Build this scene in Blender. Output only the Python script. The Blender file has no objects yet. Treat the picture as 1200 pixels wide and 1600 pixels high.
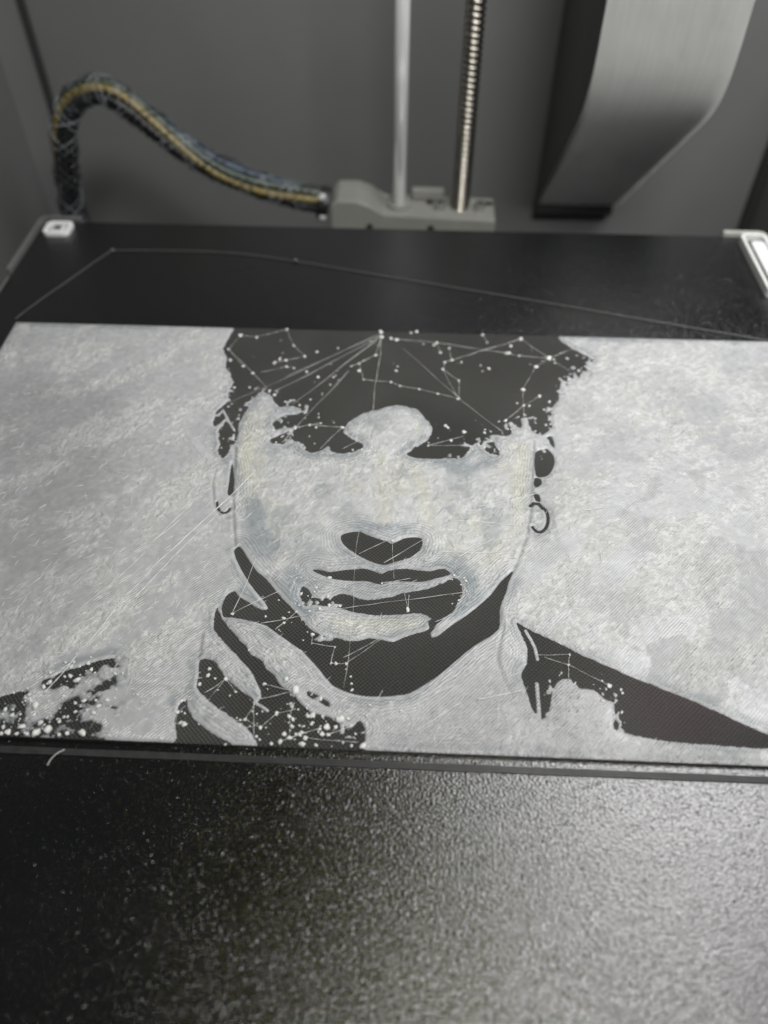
import bpy, bmesh, math, random
import numpy as np
from mathutils import Vector, Matrix, noise as mnoise

random.seed(7)
S = 0.001                       # everything below is written in millimetres
scene = bpy.context.scene
C = scene.collection

# ------------------------------------------------------------------ camera
F_PX, PITCH, YAW, ROLL = 1231.843, 0.843719, -0.0392018, 0.0024345
CAM = np.array([5.2797, -264.401, 144.211])
_f = np.array([math.sin(YAW) * math.cos(PITCH), math.cos(YAW) * math.cos(PITCH), -math.sin(PITCH)])
_r = np.array([math.cos(YAW), -math.sin(YAW), 0.0]); _u = np.cross(_r, _f)
CR = _r * math.cos(ROLL) + _u * math.sin(ROLL); CU = np.cross(CR, _f); CF = _f
cd = bpy.data.cameras.new('camera'); cam = bpy.data.objects.new('camera', cd); C.objects.link(cam)
cd.sensor_fit = 'AUTO'; cd.sensor_width = 36.0; cd.lens = F_PX / 1600 * 36
cd.clip_start = 0.005; cd.clip_end = 20
m = Matrix(((CR[0], CU[0], -CF[0], CAM[0] * S), (CR[1], CU[1], -CF[1], CAM[1] * S),
            (CR[2], CU[2], -CF[2], CAM[2] * S), (0, 0, 0, 1)))
cam.matrix_world = m
cd.dof.use_dof = True; cd.dof.focus_distance = 0.178; cd.dof.aperture_fstop = 9.2
scene.camera = cam

# ------------------------------------------------------------------ light
world = bpy.data.worlds.new('World'); scene.world = world; world.use_nodes = True
bg = world.node_tree.nodes['Background']; bg.inputs[0].default_value = (0.9, 0.95, 1.0, 1); bg.inputs[1].default_value = 0.03


def area(name, loc, target, sx, sy, power, col=(1, 1, 1), spread=180):
    l = bpy.data.lights.new(name, 'AREA'); l.shape = 'RECTANGLE'; l.size = sx * S; l.size_y = sy * S
    l.energy = power; l.color = col; l.spread = math.radians(spread)
    o = bpy.data.objects.new(name, l); C.objects.link(o)
    o.location = Vector(loc) * S
    o.rotation_euler = (Vector(target) - Vector(loc)).to_track_quat('-Z', 'Y').to_euler()
    return o


area('ceiling_lamp', (215, -5, 350), (215, -5.01, 0), 270, 230, 1.42, (0.985, 0.995, 1.0))
area('front_lamp', (105, -345, 400), (30, 90, 10), 200, 80, 0.62, (1.0, 1.0, 0.985), 95)
area('amber_tint_fill', (40, -182, 330), (40, -182.01, 0), 150, 18, 0.038, (0.95, 0.88, 0.2))  # added unseen emitter, stands in for a warm reflection on the plate
area('rose_tint_fill', (185, -150, 330), (185, -150.01, 0), 60, 70, 0.03, (1.0, 0.5, 0.6))  # made-up pink emitter, only tints the plate's sheen

vs = scene.view_settings; vs.view_transform = 'Standard'; vs.look = 'None'; vs.gamma = 1; vs.exposure = 0
vs.use_curve_mapping = False
try:
    scene.cycles.use_denoising = True
    scene.cycles.denoiser = 'OPENIMAGEDENOISE'
    scene.cycles.sample_clamp_indirect = 6
except Exception:
    pass


# ------------------------------------------------------------------ helpers
def px_on_z(x, y, z):
    d = CF + CR * (x - 600) / F_PX + CU * (800 - y) / F_PX
    t = (z - CAM[2]) / d[2]
    return CAM + t * d


def px_on_y(x, y, Y):
    d = CF + CR * (x - 600) / F_PX + CU * (800 - y) / F_PX
    return CAM + d * (Y - CAM[1]) / d[1]


def tag(o, label=None, cat=None, group=None, kind=None):
    if label: o['label'] = label
    if cat: o['category'] = cat
    if group: o['group'] = group
    if kind: o['kind'] = kind
    return o


def empty(name, loc):
    o = bpy.data.objects.new(name, None); C.objects.link(o); o.location = Vector(loc) * S
    o.empty_display_size = 0.01
    return o


def link(name, me, mat, parent=None, smooth=False):
    o = bpy.data.objects.new(name, me); C.objects.link(o)
    if mat and not me.materials: me.materials.append(mat)
    if smooth: me.polygons.foreach_set('use_smooth', [True] * len(me.polygons))
    if parent:
        o.parent = parent
        o.matrix_parent_inverse = Matrix.Translation(-parent.location)
    return o


def bm_obj(name, bm, mat, parent=None, smooth=False, bevel=0, seg=2):
    me = bpy.data.meshes.new(name)
    if bevel:
        bmesh.ops.bevel(bm, geom=[e for e in bm.edges], offset=bevel * S, segments=seg, profile=0.5, affect='EDGES', clamp_overlap=True)
    bmesh.ops.recalc_face_normals(bm, faces=bm.faces[:])
    bm.to_mesh(me); bm.free()
    return link(name, me, mat, parent, smooth)


def add_box(bm, lo, hi):
    v = [bm.verts.new(Vector((x, y, z)) * S) for z in (lo[2], hi[2]) for y in (lo[1], hi[1]) for x in (lo[0], hi[0])]
    for f in ((0, 2, 3, 1), (4, 5, 7, 6), (0, 1, 5, 4), (1, 3, 7, 5), (3, 2, 6, 7), (2, 0, 4, 6)):
        bm.faces.new([v[i] for i in f])


def add_prism(bm, pts, z0, z1):
    lo = [bm.verts.new(Vector((p[0], p[1], z0)) * S) for p in pts]
    hi = [bm.verts.new(Vector((p[0], p[1], z1)) * S) for p in pts]
    n = len(pts)
    bm.faces.new(lo[::-1]); bm.faces.new(hi)
    for i in range(n): bm.faces.new((lo[i], lo[(i + 1) % n], hi[(i + 1) % n], hi[i]))


def add_ring(bm, outer, inner, z0, z1):
    n = len(outer)
    a = [[bm.verts.new(Vector((p[0], p[1], z)) * S) for p in ring] for ring in (outer, inner) for z in (z0, z1)]
    o0, o1, i0, i1 = a
    for i in range(n):
        j = (i + 1) % n
        bm.faces.new((o0[i], o0[j], o1[j], o1[i])); bm.faces.new((i0[j], i0[i], i1[i], i1[j]))
        bm.faces.new((o1[i], o1[j], i1[j], i1[i])); bm.faces.new((o0[j], o0[i], i0[i], i0[j]))


def rrect(cx, cy, w, h, r, n=5):
    pts = []
    for sx, sy, a0 in ((1, 1, 0), (-1, 1, 90), (-1, -1, 180), (1, -1, 270)):
        for k in range(n + 1):
            a = math.radians(a0 + 90 * k / n)
            pts.append((cx + sx * (w / 2 - r) + r * math.cos(a), cy + sy * (h / 2 - r) + r * math.sin(a)))
    return pts


def add_tube(bm, pts, rad, n=8, cap=True):
    pts = [Vector(p) for p in pts]
    rads = rad if isinstance(rad, (list, tuple)) else [rad] * len(pts)
    rings = []
    up = None
    for i, p in enumerate(pts):
        t = (pts[min(i + 1, len(pts) - 1)] - pts[max(i - 1, 0)]).normalized()
        if up is None:
            up = t.orthogonal().normalized()
        else:
            up = (up - t * up.dot(t)).normalized()
        b = t.cross(up)
        rings.append([bm.verts.new((p + (up * math.cos(2 * math.pi * k / n) + b * math.sin(2 * math.pi * k / n)) * rads[i]) * S) for k in range(n)])
    for a, b_ in zip(rings, rings[1:]):
        for k in range(n): bm.faces.new((a[k], a[(k + 1) % n], b_[(k + 1) % n], b_[k]))
    if cap:
        bm.faces.new(rings[0][::-1]); bm.faces.new(rings[-1])


def smooth_path(pts, n=10):
    pts = [np.array(p, float) for p in pts]
    P = [2 * pts[0] - pts[1]] + pts + [2 * pts[-1] - pts[-2]]
    out = []
    for i in range(1, len(P) - 2):
        for k in range(n):
            t = k / n
            a, b, c, d = P[i - 1], P[i], P[i + 1], P[i + 2]
            out.append(0.5 * (2 * b + (c - a) * t + (2 * a - 5 * b + 4 * c - d) * t * t + (3 * b - a - 3 * c + d) * t ** 3))
    out.append(pts[-1])
    return out


# ------------------------------------------------------------------ materials
class MB:
    def __init__(s, name):
        s.m = bpy.data.materials.new(name); s.m.use_nodes = True
        s.t = s.m.node_tree; s.n = s.t.nodes; s.l = s.t.links
        s.b = s.n['Principled BSDF']

    def node(s, typ, **kw):
        nd = s.n.new(typ)
        for k, v in kw.items():
            if k in nd.inputs.keys() if isinstance(k, str) else False: nd.inputs[k].default_value = v
            else: setattr(nd, k, v)
        return nd

    def coord(s): 
        return s.node('ShaderNodeTexCoord').outputs['Object']

    def mapping(s, src, scale=(1, 1, 1), rot=(0, 0, 0)):
        mp = s.node('ShaderNodeMapping'); mp.inputs['Scale'].default_value = scale; mp.inputs['Rotation'].default_value = rot
        s.l.new(src, mp.inputs['Vector']); return mp.outputs[0]

    def noise(s, vec, scale, detail=3, rough=0.5):
        nd = s.node('ShaderNodeTexNoise'); nd.inputs['Scale'].default_value = scale
        nd.inputs['Detail'].default_value = detail; nd.inputs['Roughness'].default_value = rough
        s.l.new(vec, nd.inputs['Vector']); return nd.outputs['Fac']

    def math(s, op, a, b=None, clamp=False):
        nd = s.node('ShaderNodeMath', operation=op); nd.use_clamp = clamp
        for i, v in enumerate((a, b)):
            if v is None: continue
            if isinstance(v, (int, float)): nd.inputs[i].default_value = v
            else: s.l.new(v, nd.inputs[i])
        return nd.outputs[0]

    def ramp(s, fac, stops):
        nd = s.node('ShaderNodeValToRGB'); cr = nd.color_ramp
        while len(cr.elements) < len(stops): cr.elements.new(0.5)
        for e, (p, c) in zip(cr.elements, stops):
            e.position = p; e.color = (*c, 1) if len(c) == 3 else c
        s.l.new(fac, nd.inputs[0]); return nd.outputs[0]

    def bump(s, h, dist, strength=1.0, normal=None):
        nd = s.node('ShaderNodeBump'); nd.inputs['Distance'].default_value = dist
        if isinstance(strength, float): nd.inputs['Strength'].default_value = strength
        else: s.l.new(strength, nd.inputs['Strength'])
        s.l.new(h, nd.inputs['Height'])
        if normal is not None: s.l.new(normal, nd.inputs['Normal'])
        return nd.outputs[0]


def simple(name, col, rough=0.5, metal=0.0, var=0.0, vscale=200, bumps=0.0, bscale=1500):
    k = MB(name); k.b.inputs['Roughness'].default_value = rough; k.b.inputs['Metallic'].default_value = metal
    v = k.coord()
    n = k.noise(v, vscale, 4, 0.6)
    lo = tuple(max(0, c * (1 - var)) for c in col); hi = tuple(min(1, c * (1 + var)) for c in col)
    k.l.new(k.ramp(n, [(0.3, lo), (0.7, hi)]), k.b.inputs['Base Color'])
    if bumps: k.l.new(k.bump(k.noise(v, bscale, 3), bumps * S), k.b.inputs['Normal'])
    return k.m


M = {}
M['wall'] = simple('wall_plastic', (0.150, 0.151, 0.149), 0.55, 0, 0.05, 20, 0.03, 900)
M['wall_light'] = simple('wall_panel_plastic', (0.115, 0.115, 0.115), 0.55, 0, 0.05, 20, 0.03, 900)
M['wall_dark'] = simple('dark_recess_plastic', (0.03, 0.03, 0.03), 0.6, 0, 0.1)
M['tray'] = simple('bed_tray_metal', (0.16, 0.16, 0.155), 0.45, 0.2, 0.1)
M['lip'] = simple('lip_plastic', (0.42, 0.42, 0.39), 0.5, 0, 0.08)
M['badge'] = simple('badge_white_plastic', (0.80, 0.80, 0.79), 0.35, 0, 0.03)
M['badge_recess'] = simple('badge_recess_plastic', (0.07, 0.07, 0.065), 0.5, 0, 0.05)
M['steel'] = simple('polished_steel', (0.97, 0.97, 0.98), 0.20, 0.55, 0.05, 80)
M['brass_steel'] = simple('leadscrew_steel', (0.30, 0.28, 0.245), 0.28, 1.0, 0.2, 300)
M['bracket'] = simple('bracket_plastic', (0.22, 0.22, 0.20), 0.5, 0, 0.08, 60)
M['screw'] = simple('screw_steel', (0.6, 0.6, 0.6), 0.3, 1.0, 0.1)
M['hole'] = simple('screw_hole_black', (0.012, 0.012, 0.012), 0.7, 0, 0.1)
M['wire_black'] = simple('wire_black', (0.010, 0.010, 0.011), 0.45, 0, 0.2)
M['wire_yellow'] = simple('wire_yellow', (0.20, 0.155, 0.045), 0.4, 0, 0.1)
M['wire_blue'] = simple('wire_blue', (0.02, 0.04, 0.07), 0.4, 0, 0.1)
M['wire_green'] = simple('wire_green', (0.04, 0.06, 0.045), 0.4, 0, 0.1)
M['sleeve'] = simple('braided_sleeve_nylon', (0.035, 0.036, 0.038), 0.16, 0, 0.2)
M['sleeve_pale'] = simple('pale_sleeve_nylon', (0.22, 0.235, 0.25), 0.18, 0, 0.2)
M['duct_shaded'] = simple('duct_side_shaded', (0.12, 0.12, 0.12), 0.5, 0, 0.1)  # shade on the duct sides put into the colour
M['strand_dark'] = simple('skirt_filament', (0.05, 0.05, 0.05), 0.28, 0, 0.2, 600)
M['strand_grey'] = simple('loose_filament', (0.10, 0.10, 0.10), 0.3, 0, 0.2, 600)
M['string'] = simple('filament_string', (0.62, 0.62, 0.60), 0.3, 0, 0.1, 900)
M['base_edge'] = simple('dark_layer_edge', (0.030, 0.030, 0.029), 0.45, 0, 0.15, 400)
M['wisp'] = simple('bright_wisp', (0.80, 0.80, 0.78), 0.15, 0, 0.05, 900)
M['blob'] = simple('filament_blob', (0.74, 0.74, 0.72), 0.35, 0, 0.1, 900)


def duct_mat():
    k = MB('duct_front_plastic'); v = k.coord()
    g = k.noise(k.mapping(v, (900, 10, 40)), 1.0, 4, 0.6)
    b = k.noise(v, 60, 3)
    mix = k.math('MULTIPLY_ADD', g, 0.6); k.n[-1].inputs[2].default_value = 0
    s_ = k.math('ADD', mix, k.math('MULTIPLY', b, 0.4))
    k.l.new(k.ramp(s_, [(0.35, (0.72, 0.725, 0.71)), (0.65, (0.80, 0.805, 0.785))]), k.b.inputs['Base Color'])
    k.b.inputs['Roughness'].default_value = 0.45
    return k.m


M['duct'] = duct_mat()


def plate_mat():
    k = MB('textured_black_plate'); v = k.coord()
    v2 = k.mapping(v, (1.0, 1.35, 1.0))
    n1 = k.noise(v2, 1850, 2.0, 0.5)
    vo = k.node('ShaderNodeTexVoronoi'); vo.inputs['Scale'].default_value = 1600; vo.feature = 'F1'
    k.l.new(v2, vo.inputs['Vector'])
    sc_ = k.node('ShaderNodeSeparateColor'); k.l.new(vo.outputs['Color'], sc_.inputs[0])
    dome = k.math('SUBTRACT', 1.0, k.math('MULTIPLY', vo.outputs['Distance'], 1.5), True)
    dome = k.math('MULTIPLY', k.math('MULTIPLY', dome, dome), k.math('POWER', sc_.outputs[0], 2.5))
    h = k.math('ADD', n1, k.math('MULTIPLY', dome, 0.64))
    k.l.new(k.bump(h, 0.14 * S), k.b.inputs['Normal'])
    dust = k.noise(v, 2600, 2)
    k.l.new(k.ramp(dust, [(0.3, (0.004, 0.004, 0.0045)), (0.8, (0.010, 0.010, 0.011))]), k.b.inputs['Base Color'])
    sm = k.noise(k.mapping(v, (1, 2.2, 1), (0, 0, 0.5)), 22, 5, 0.65)
    k.l.new(k.ramp(sm, [(0.35, (0.11,) * 3), (0.7, (0.20,) * 3)]), k.b.inputs['Roughness'])
    k.b.inputs['Specular IOR Level'].default_value = 1.0; k.b.inputs['IOR'].default_value = 1.64
    return k.m


M['plate'] = plate_mat()


def base_mat():
    k = MB('dark_print_layer'); v = k.coord()

    def lines(ang, pitch):
        w = k.node('ShaderNodeTexWave'); w.wave_type = 'BANDS'; w.bands_direction = 'X'
        w.inputs['Scale'].default_value = 2 * math.pi / 20 / (pitch * S)   # 20 = node's internal factor
        w.inputs['Distortion'].default_value = 0.25; w.inputs['Detail'].default_value = 1
        w.inputs['Detail Scale'].default_value = 0.02
        k.l.new(k.mapping(v, (1, 1, 1), (0, 0, math.radians(ang))), w.inputs['Vector'])
        return w.outputs['Fac']
    a = lines(-44, 0.66); b = lines(46, 0.66)
    msk = k.noise(v, 16, 1)
    mk = k.ramp(msk, [(0.36, (0.25,) * 3), (0.50, (1.0,) * 3)])
    h = k.math('ADD', a, k.math('MULTIPLY', b, mk))
    k.l.new(k.bump(h, 0.34 * S), k.b.inputs['Normal'])
    tint = k.noise(v, 30, 2)
    dk = k.ramp(tint, [(0.3, (0.062, 0.062, 0.058)), (0.7, (0.080, 0.079, 0.074))])
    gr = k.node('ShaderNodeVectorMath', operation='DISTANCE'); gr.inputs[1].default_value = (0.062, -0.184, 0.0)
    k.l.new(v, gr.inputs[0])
    rm = k.ramp(k.math('MULTIPLY', gr.outputs['Value'], 40), [(0.0, (0.75,) * 3), (0.75, (0.0,) * 3)])  # reddish reflection at the right shoulder painted into the base colour
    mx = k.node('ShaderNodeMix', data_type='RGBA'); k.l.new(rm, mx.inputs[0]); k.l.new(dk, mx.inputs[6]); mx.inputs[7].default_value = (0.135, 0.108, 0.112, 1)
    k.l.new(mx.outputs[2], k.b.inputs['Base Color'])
    k.b.inputs['Roughness'].default_value = 0.38
    return k.m


M['base'] = base_mat()


def white_mat():
    k = MB('white_print_layer'); v = k.coord()
    at = k.node('ShaderNodeAttribute'); at.attribute_name = 'tone'
    cr = k.node('ShaderNodeAttribute'); cr.attribute_name = 'crust'
    crust = cr.outputs['Fac']

    def lines(ang, pitch):
        w = k.node('ShaderNodeTexWave'); w.wave_type = 'BANDS'; w.bands_direction = 'X'
        w.inputs['Scale'].default_value = 2 * math.pi / 20 / (pitch * S)
        w.inputs['Distortion'].default_value = 0.5; w.inputs['Detail'].default_value = 1
        w.inputs['Detail Scale'].default_value = 0.02
        k.l.new(k.mapping(v, (1, 1, 1), (0, 0, math.radians(ang))), w.inputs['Vector'])
        return w.outputs['Fac']
    fine = k.noise(v, 1300, 4, 0.6)
    sw = k.node('ShaderNodeTexNoise'); sw.inputs['Scale'].default_value = 420; sw.inputs['Detail'].default_value = 5
    sw.inputs['Distortion'].default_value = 1.6
    k.l.new(v, sw.inputs['Vector'])
    vp = k.node('ShaderNodeTexVoronoi'); vp.inputs['Scale'].default_value = 75; vp.inputs['Randomness'].default_value = 1.0
    wv = k.node('ShaderNodeTexNoise'); wv.inputs['Scale'].default_value = 140; wv.inputs['Detail'].default_value = 3
    k.l.new(v, wv.inputs['Vector'])
    ad = k.node('ShaderNodeVectorMath', operation='MULTIPLY_ADD'); ad.inputs[1].default_value = (0.02, 0.02, 0)
    k.l.new(wv.outputs['Color'], ad.inputs[0]); k.l.new(v, ad.inputs[2]); k.l.new(ad.outputs[0], vp.inputs['Vector'])
    sp_ = k.node('ShaderNodeSeparateColor'); k.l.new(vp.outputs['Color'], sp_.inputs[0])
    pick = sp_.outputs[0]
    ma = k.math('ADD', k.math('MULTIPLY', k.math('GREATER_THAN', pick, 0.42), 0.45), 0.3)
    mb = k.math('MULTIPLY', k.math('LESS_THAN', pick, 0.20), 0.25)
    n0 = k.bump(lines(44, 0.56), 0.15 * S, ma)
    n1 = k.bump(lines(-46, 0.56), 0.12 * S, mb, n0)
    n2 = k.bump(fine, 0.36 * S, k.math('ADD', k.math('MULTIPLY', crust, 0.55), 0.10), n1)
    n3 = k.bump(sw.outputs['Fac'], 0.85 * S, k.math('ADD', k.math('MULTIPLY', crust, 0.6), 0.10), n2)
    k.l.new(n3, k.b.inputs['Normal'])
    # fine colour grain of the plastic itself
    g = k.ramp(k.noise(v, 700, 3), [(0.3, (0.90,) * 3), (0.7, (1.0,) * 3)])
    mx = k.node('ShaderNodeMix', data_type='RGBA', blend_type='MULTIPLY'); mx.inputs[0].default_value = 1
    k.l.new(at.outputs['Color'], mx.inputs[6]); k.l.new(g, mx.inputs[7])
    k.l.new(mx.outputs[2], k.b.inputs['Base Color'])
    k.b.inputs['Roughness'].default_value = 0.21
    k.b.inputs['Specular IOR Level'].default_value = 0.6
    return k.m


M['white'] = white_mat()

# ------------------------------------------------------------------ chamber (setting)
WALL_Y = 110


def struct(name, boxes, mat, bevel=0):
    bm = bmesh.new()
    for lo, hi in boxes: add_box(bm, lo, hi)
    return tag(bm_obj(name, bm, mat, bevel=bevel), kind='structure')


struct('back_wall', [((-164, WALL_Y, -160), (166.5, WALL_Y + 4, 130))], M['wall'])
lw = struct('left_wall', [((-168, 76, -160), (-164, WALL_Y + 4, 130))], M['wall'])
bm = bmesh.new(); add_box(bm, (-168, -150, -160), (-162.5, 75.5, 130))
bm_obj('side_panel', bm, M['wall_light'], lw, bevel=0.6)
bm = bmesh.new(); add_box(bm, (-163.9, 107.5, -160), (-161, 109.9, 130))
bm_obj('corner_seam', bm, M['wall_dark'], lw)
rw = struct('right_wall', [((170.5, 80, -160), (174, WALL_Y + 4, 32))], M['wall'])
bm = bmesh.new(); add_box(bm, (166.6, 106, -160), (170.4, WALL_Y + 3, 32))
bm_obj('corner_seam', bm, M['wall_dark'], rw)
bm = bmesh.new(); add_box(bm, (170, 20, -160), (174, 79.5, 20))
bm_obj('side_panel', bm, M['wall'], rw, bevel=0.6)
struct('chamber_floor', [((-168, -150, -164), (174, WALL_Y + 4, -160))], M['wall_dark'])

# ------------------------------------------------------------------ bed tray and build plate
tray = empty('bed_tray', (0, -128, -8))
tag(tray, 'grey metal tray carrying the black build plate, its rim showing at the left edge', 'bed tray')
bm = bmesh.new(); add_prism(bm, rrect(-0.3, -127.6, 261.5, 255, 5), -8, -1.7)
bm_obj('tray_body', bm, M['tray'], tray, bevel=0.4)


def corner_lip(sx):
    x = 128.5 * sx
    pts = [(x - 13 * sx, 2.0), (x - 0.5 * sx, 2.0), (x + 1.2 * sx, 1.2), (x + 2.0 * sx, -0.6), (x + 2.0 * sx, -34),
           (x + 0.5 * sx, -34), (x + 0.5 * sx, -0.6), (x - 0.6 * sx, 0.4), (x - 13 * sx, 0.4)]
    if sx < 0: pts = pts[::-1]
    bm = bmesh.new(); add_prism(bm, pts, -6, 1.4)
    o = bm_obj('corner_lip', bm, M['lip'] if sx > 0 else M['tray'], tray, bevel=0.25)


corner_lip(-1); corner_lip(1)

plate = empty('build_plate', (0, -128, -1.5))
tag(plate, 'textured black build plate with the white portrait print lying on it', 'build plate')
pts = rrect(0, -128.5, 257, 257, 4)
bm = bmesh.new(); add_prism(bm, pts, -1.6, 0.0)
bm_obj('plate_sheet', bm, M['plate'], plate)


def badge(cx, cy, w, h, r, zt, rim, bar_w, bar_h, name, bar_off=(0, 0)):
    bm = bmesh.new()
    add_ring(bm, rrect(cx, cy, w, h, r), rrect(cx, cy, w - 2 * rim, h - 2 * rim, max(0.4, r - rim)), 0.004, zt)
    fr = bm_obj(name, bm, M['badge'], plate, bevel=0.18, seg=2)
    bm = bmesh.new(); add_prism(bm, rrect(cx, cy, w - 2 * rim + 0.1, h - 2 * rim + 0.1, 0.4), 0.006, zt * 0.25)
    bm_obj('recess', bm, M['badge_recess'], fr)
    bm = bmesh.new(); add_prism(bm, rrect(cx + bar_off[0], cy + bar_off[1], bar_w, bar_h, 0.8), zt * 0.25 + 0.01, zt * 0.8)
    bm_obj('inner_bar', bm, M['badge'], fr, bevel=0.12)
    return fr


bl = badge(-121.6, -6.2, 9.4, 8.6, 2.2, 1.4, 1.5, 4.4, 4.4, 'corner_badge')
bl['label'] = 'small pale square badge with a boxed letter mark at the rear left corner'
br = badge(123.9, -21.0, 8.6, 36.5, 2.4, 3.0, 1.0, 4.4, 30, 'corner_badge', (0.75, -1.3))
br['label'] = 'long bright white slotted badge at the rear right corner'
# the boxed mark on the left badge: an E/B like glyph of raised bars
bm = bmesh.new()
for lo, hi in (((-123.0, -7.6), (-122.3, -4.9)), ((-122.2, -5.6), (-120.3, -4.9)), ((-122.2, -6.5), (-120.6, -6.0)), ((-122.2, -7.6), (-120.3, -7.0))):
    add_box(bm, (lo[0], lo[1], 1.10), (hi[0], hi[1], 1.35))
bm_obj('letter_mark', bm, M['badge_recess'], bl)

# ------------------------------------------------------------------ rods, bracket, cable, duct
rod = bpy.data.objects
bm = bmesh.new(); add_tube(bm, [(-0.7, 35, -60), (-0.7, 35, 135)], 2.6, 32)
o = bm_obj('guide_rod', bm, M['steel'], None, True); tag(o, 'smooth polished steel guide rod rising from the bracket behind the bed', 'rod')


def lead_screw():
    bm = bmesh.new()
    n = 20; per = 2.0; r0, r1 = 2.9, 3.6; steps = 8; z0, z1 = -60, 135
    nz = int((z1 - z0) / per * steps)
    rings = []
    for i in range(nz + 1):
        z = z0 + (z1 - z0) * i / nz
        ring = []
        for k in range(n):
            ph = (z / per + k / n) % 1.0
            t = abs(ph - 0.5) * 2
            r = r0 + (r1 - r0) * min(1, max(0, (t - 0.25) / 0.35))
            a = 2 * math.pi * k / n
            ring.append(bm.verts.new(Vector((23.5 + r * math.cos(a), 35 + r * math.sin(a), z)) * S))
        rings.append(ring)
    for a, b in zip(rings, rings[1:]):
        for k in range(n): bm.faces.new((a[k], a[(k + 1) % n], b[(k + 1) % n], b[k]))
    o = bm_obj('lead_screw', bm, M['brass_steel'], None, True)
    tag(o, 'threaded brownish lead screw standing to the right of the smooth rod', 'lead screw')


lead_screw()

brk = empty('bed_bracket', (4, 36, -20))
tag(brk, 'grey plastic bracket behind the bed that the rod and screw pass through', 'bracket')
bm = bmesh.new()
prof = [(-27.5, -22), (-27.0, -4.5), (-24.5, -2.6), (-17, -2.6), (-12, -4.4), (-8.5, -7.2), (-6.5, -9.0), (37, -9.0), (37, -22)]
f0 = [bm.verts.new(Vector((x, 25, z)) * S) for x, z in prof]; f1 = [bm.verts.new(Vector((x, 43, z)) * S) for x, z in prof]
bm.faces.new(f0); bm.faces.new(f1[::-1])
for i in range(len(prof)):
    j = (i + 1) % len(prof); bm.faces.new((f0[j], f0[i], f1[i], f1[j]))
bm_obj('bracket_body', bm, M['bracket'], brk, bevel=0.7)
bm = bmesh.new(); add_box(bm, (4, 39.5, -8.95), (17, 42.8, -4.5)); bm_obj('bracket_rib', bm, M['bracket'], brk, bevel=0.8)
bm = bmesh.new(); add_tube(bm, [(-0.7, 35, -8.95), (-0.7, 35, -7.6)], 4.6, 24); bm_obj('rod_bushing', bm, M['bracket'], brk, bevel=0.2)
for x, y in ((15.5, 33), (31.0, 33)):
    bm = bmesh.new(); add_tube(bm, [(x, y, -8.95), (x, y, -5.9)], 2.0, 16); sc_ = bm_obj('bracket_screw', bm, M['screw'], brk, bevel=0.25)
    bm = bmesh.new(); add_tube(bm, [(x, y, -5.89), (x, y, -5.8)], 1.0, 6); bm_obj('hex_socket', bm, M['hole'], sc_)
for x in (11.5, 35.0):
    bm = bmesh.new(); add_tube(bm, [(x, 38, -8.95), (x, 38, -8.85)], 1.7, 14); bm_obj('bracket_hole', bm, M['hole'], brk)
for x in (-12, 12):
    bm = bmesh.new(); add_tube(bm, [(x, 24.95, -13), (x, 24.8, -13)], 1.4, 12); bm_obj('bracket_hole', bm, M['hole'], brk)

# cable loom
cable = empty('cable_loom', (-130, 35, -30))
tag(cable, 'sleeved cable loom with yellow and blue wires arching down to the bracket', 'cable')
cpx = [(122, 380), (112, 330), (104, 270), (101, 210), (108, 165), (134, 143), (170, 145), (205, 167), (250, 203), (300, 239), (350, 267), (405, 289), (460, 305), (512, 318)]
cy_ = [36, 36, 36, 36, 36, 36, 36, 36, 35, 34, 33, 32, 32, 32]
ctr = smooth_path([px_on_y(x, y, Y) for (x, y), Y in zip(cpx, cy_)], 12)
NW = 10


def frame_at(i):
    p = ctr[i]; t = ctr[min(i + 1, len(ctr) - 1)] - ctr[max(i - 1, 0)]; t = t / np.linalg.norm(t)
    e2 = np.array([0, -1.0, 0]); e2 = e2 - t * (e2 @ t); e2 /= np.linalg.norm(e2)     # towards the camera
    e1 = np.cross(t, e2)
    if i > len(ctr) * 0.42 and False: e1 = -e1
    return p, t, e1, e2


wires = []
wr = 1.5
for k in range(NW):
    if k < 7: a0, rr = 2 * math.pi * k / 7, 3.15
    else: a0, rr = 2 * math.pi * k / 3 + 0.4, 1.2
    path = []
    for i in range(len(ctr)):
        p, t, e1, e2 = frame_at(i)
        s_ = i / len(ctr)
        a = a0 + 1.0 * (1 - min(1, max(0, (s_ - 0.28) / 0.3))) + 0.55 * math.sin(13 * s_ + 0.3 * k)
        path.append(p + e1 * math.cos(a) * rr + e2 * math.sin(a) * rr)
    wires.append(path)
cols = ['wire_black', 'wire_black', 'wire_yellow', 'wire_green', 'wire_blue', 'wire_black', 'wire_black', 'wire_black', 'wire_black', 'wire_black']
for k, path in enumerate(wires):
    bm = bmesh.new(); add_tube(bm, path, wr, 10)
    bm_obj('wire', bm, M[cols[k]], cable, True)
bm = bmesh.new(); bm2 = bmesh.new()
NS = 7
for d in (1, -1):
    for k in range(NS):
        path = []; rads_ = []
        for i in range(0, len(ctr) * 3 - 2):
            j, fr_ = divmod(i, 3)
            if j + 1 >= len(ctr): break
            p, t, e1, e2 = frame_at(j); p2, _, e1b, e2b = frame_at(j + 1)
            q = fr_ / 3
            s_ = i / (len(ctr) * 3)
            a = 2 * math.pi * k / NS + d * s_ * 52
            pp = p * (1 - q) + p2 * q
            ra = 4.95 + 0.35 * math.sin(17 * s_ + k) + 0.12 * d
            path.append(pp + e1 * math.cos(a) * ra + e2 * math.sin(a) * ra)
            rads_.append(0.14 + 0.10 * math.sin(31 * s_ + 2 * k))
        add_tube(bm2 if k % 3 == 0 else bm, path, rads_, 5)
tag(bm_obj('pale_sleeve_strands', bm2, M['sleeve_pale'], cable, True), kind='stuff')
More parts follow.
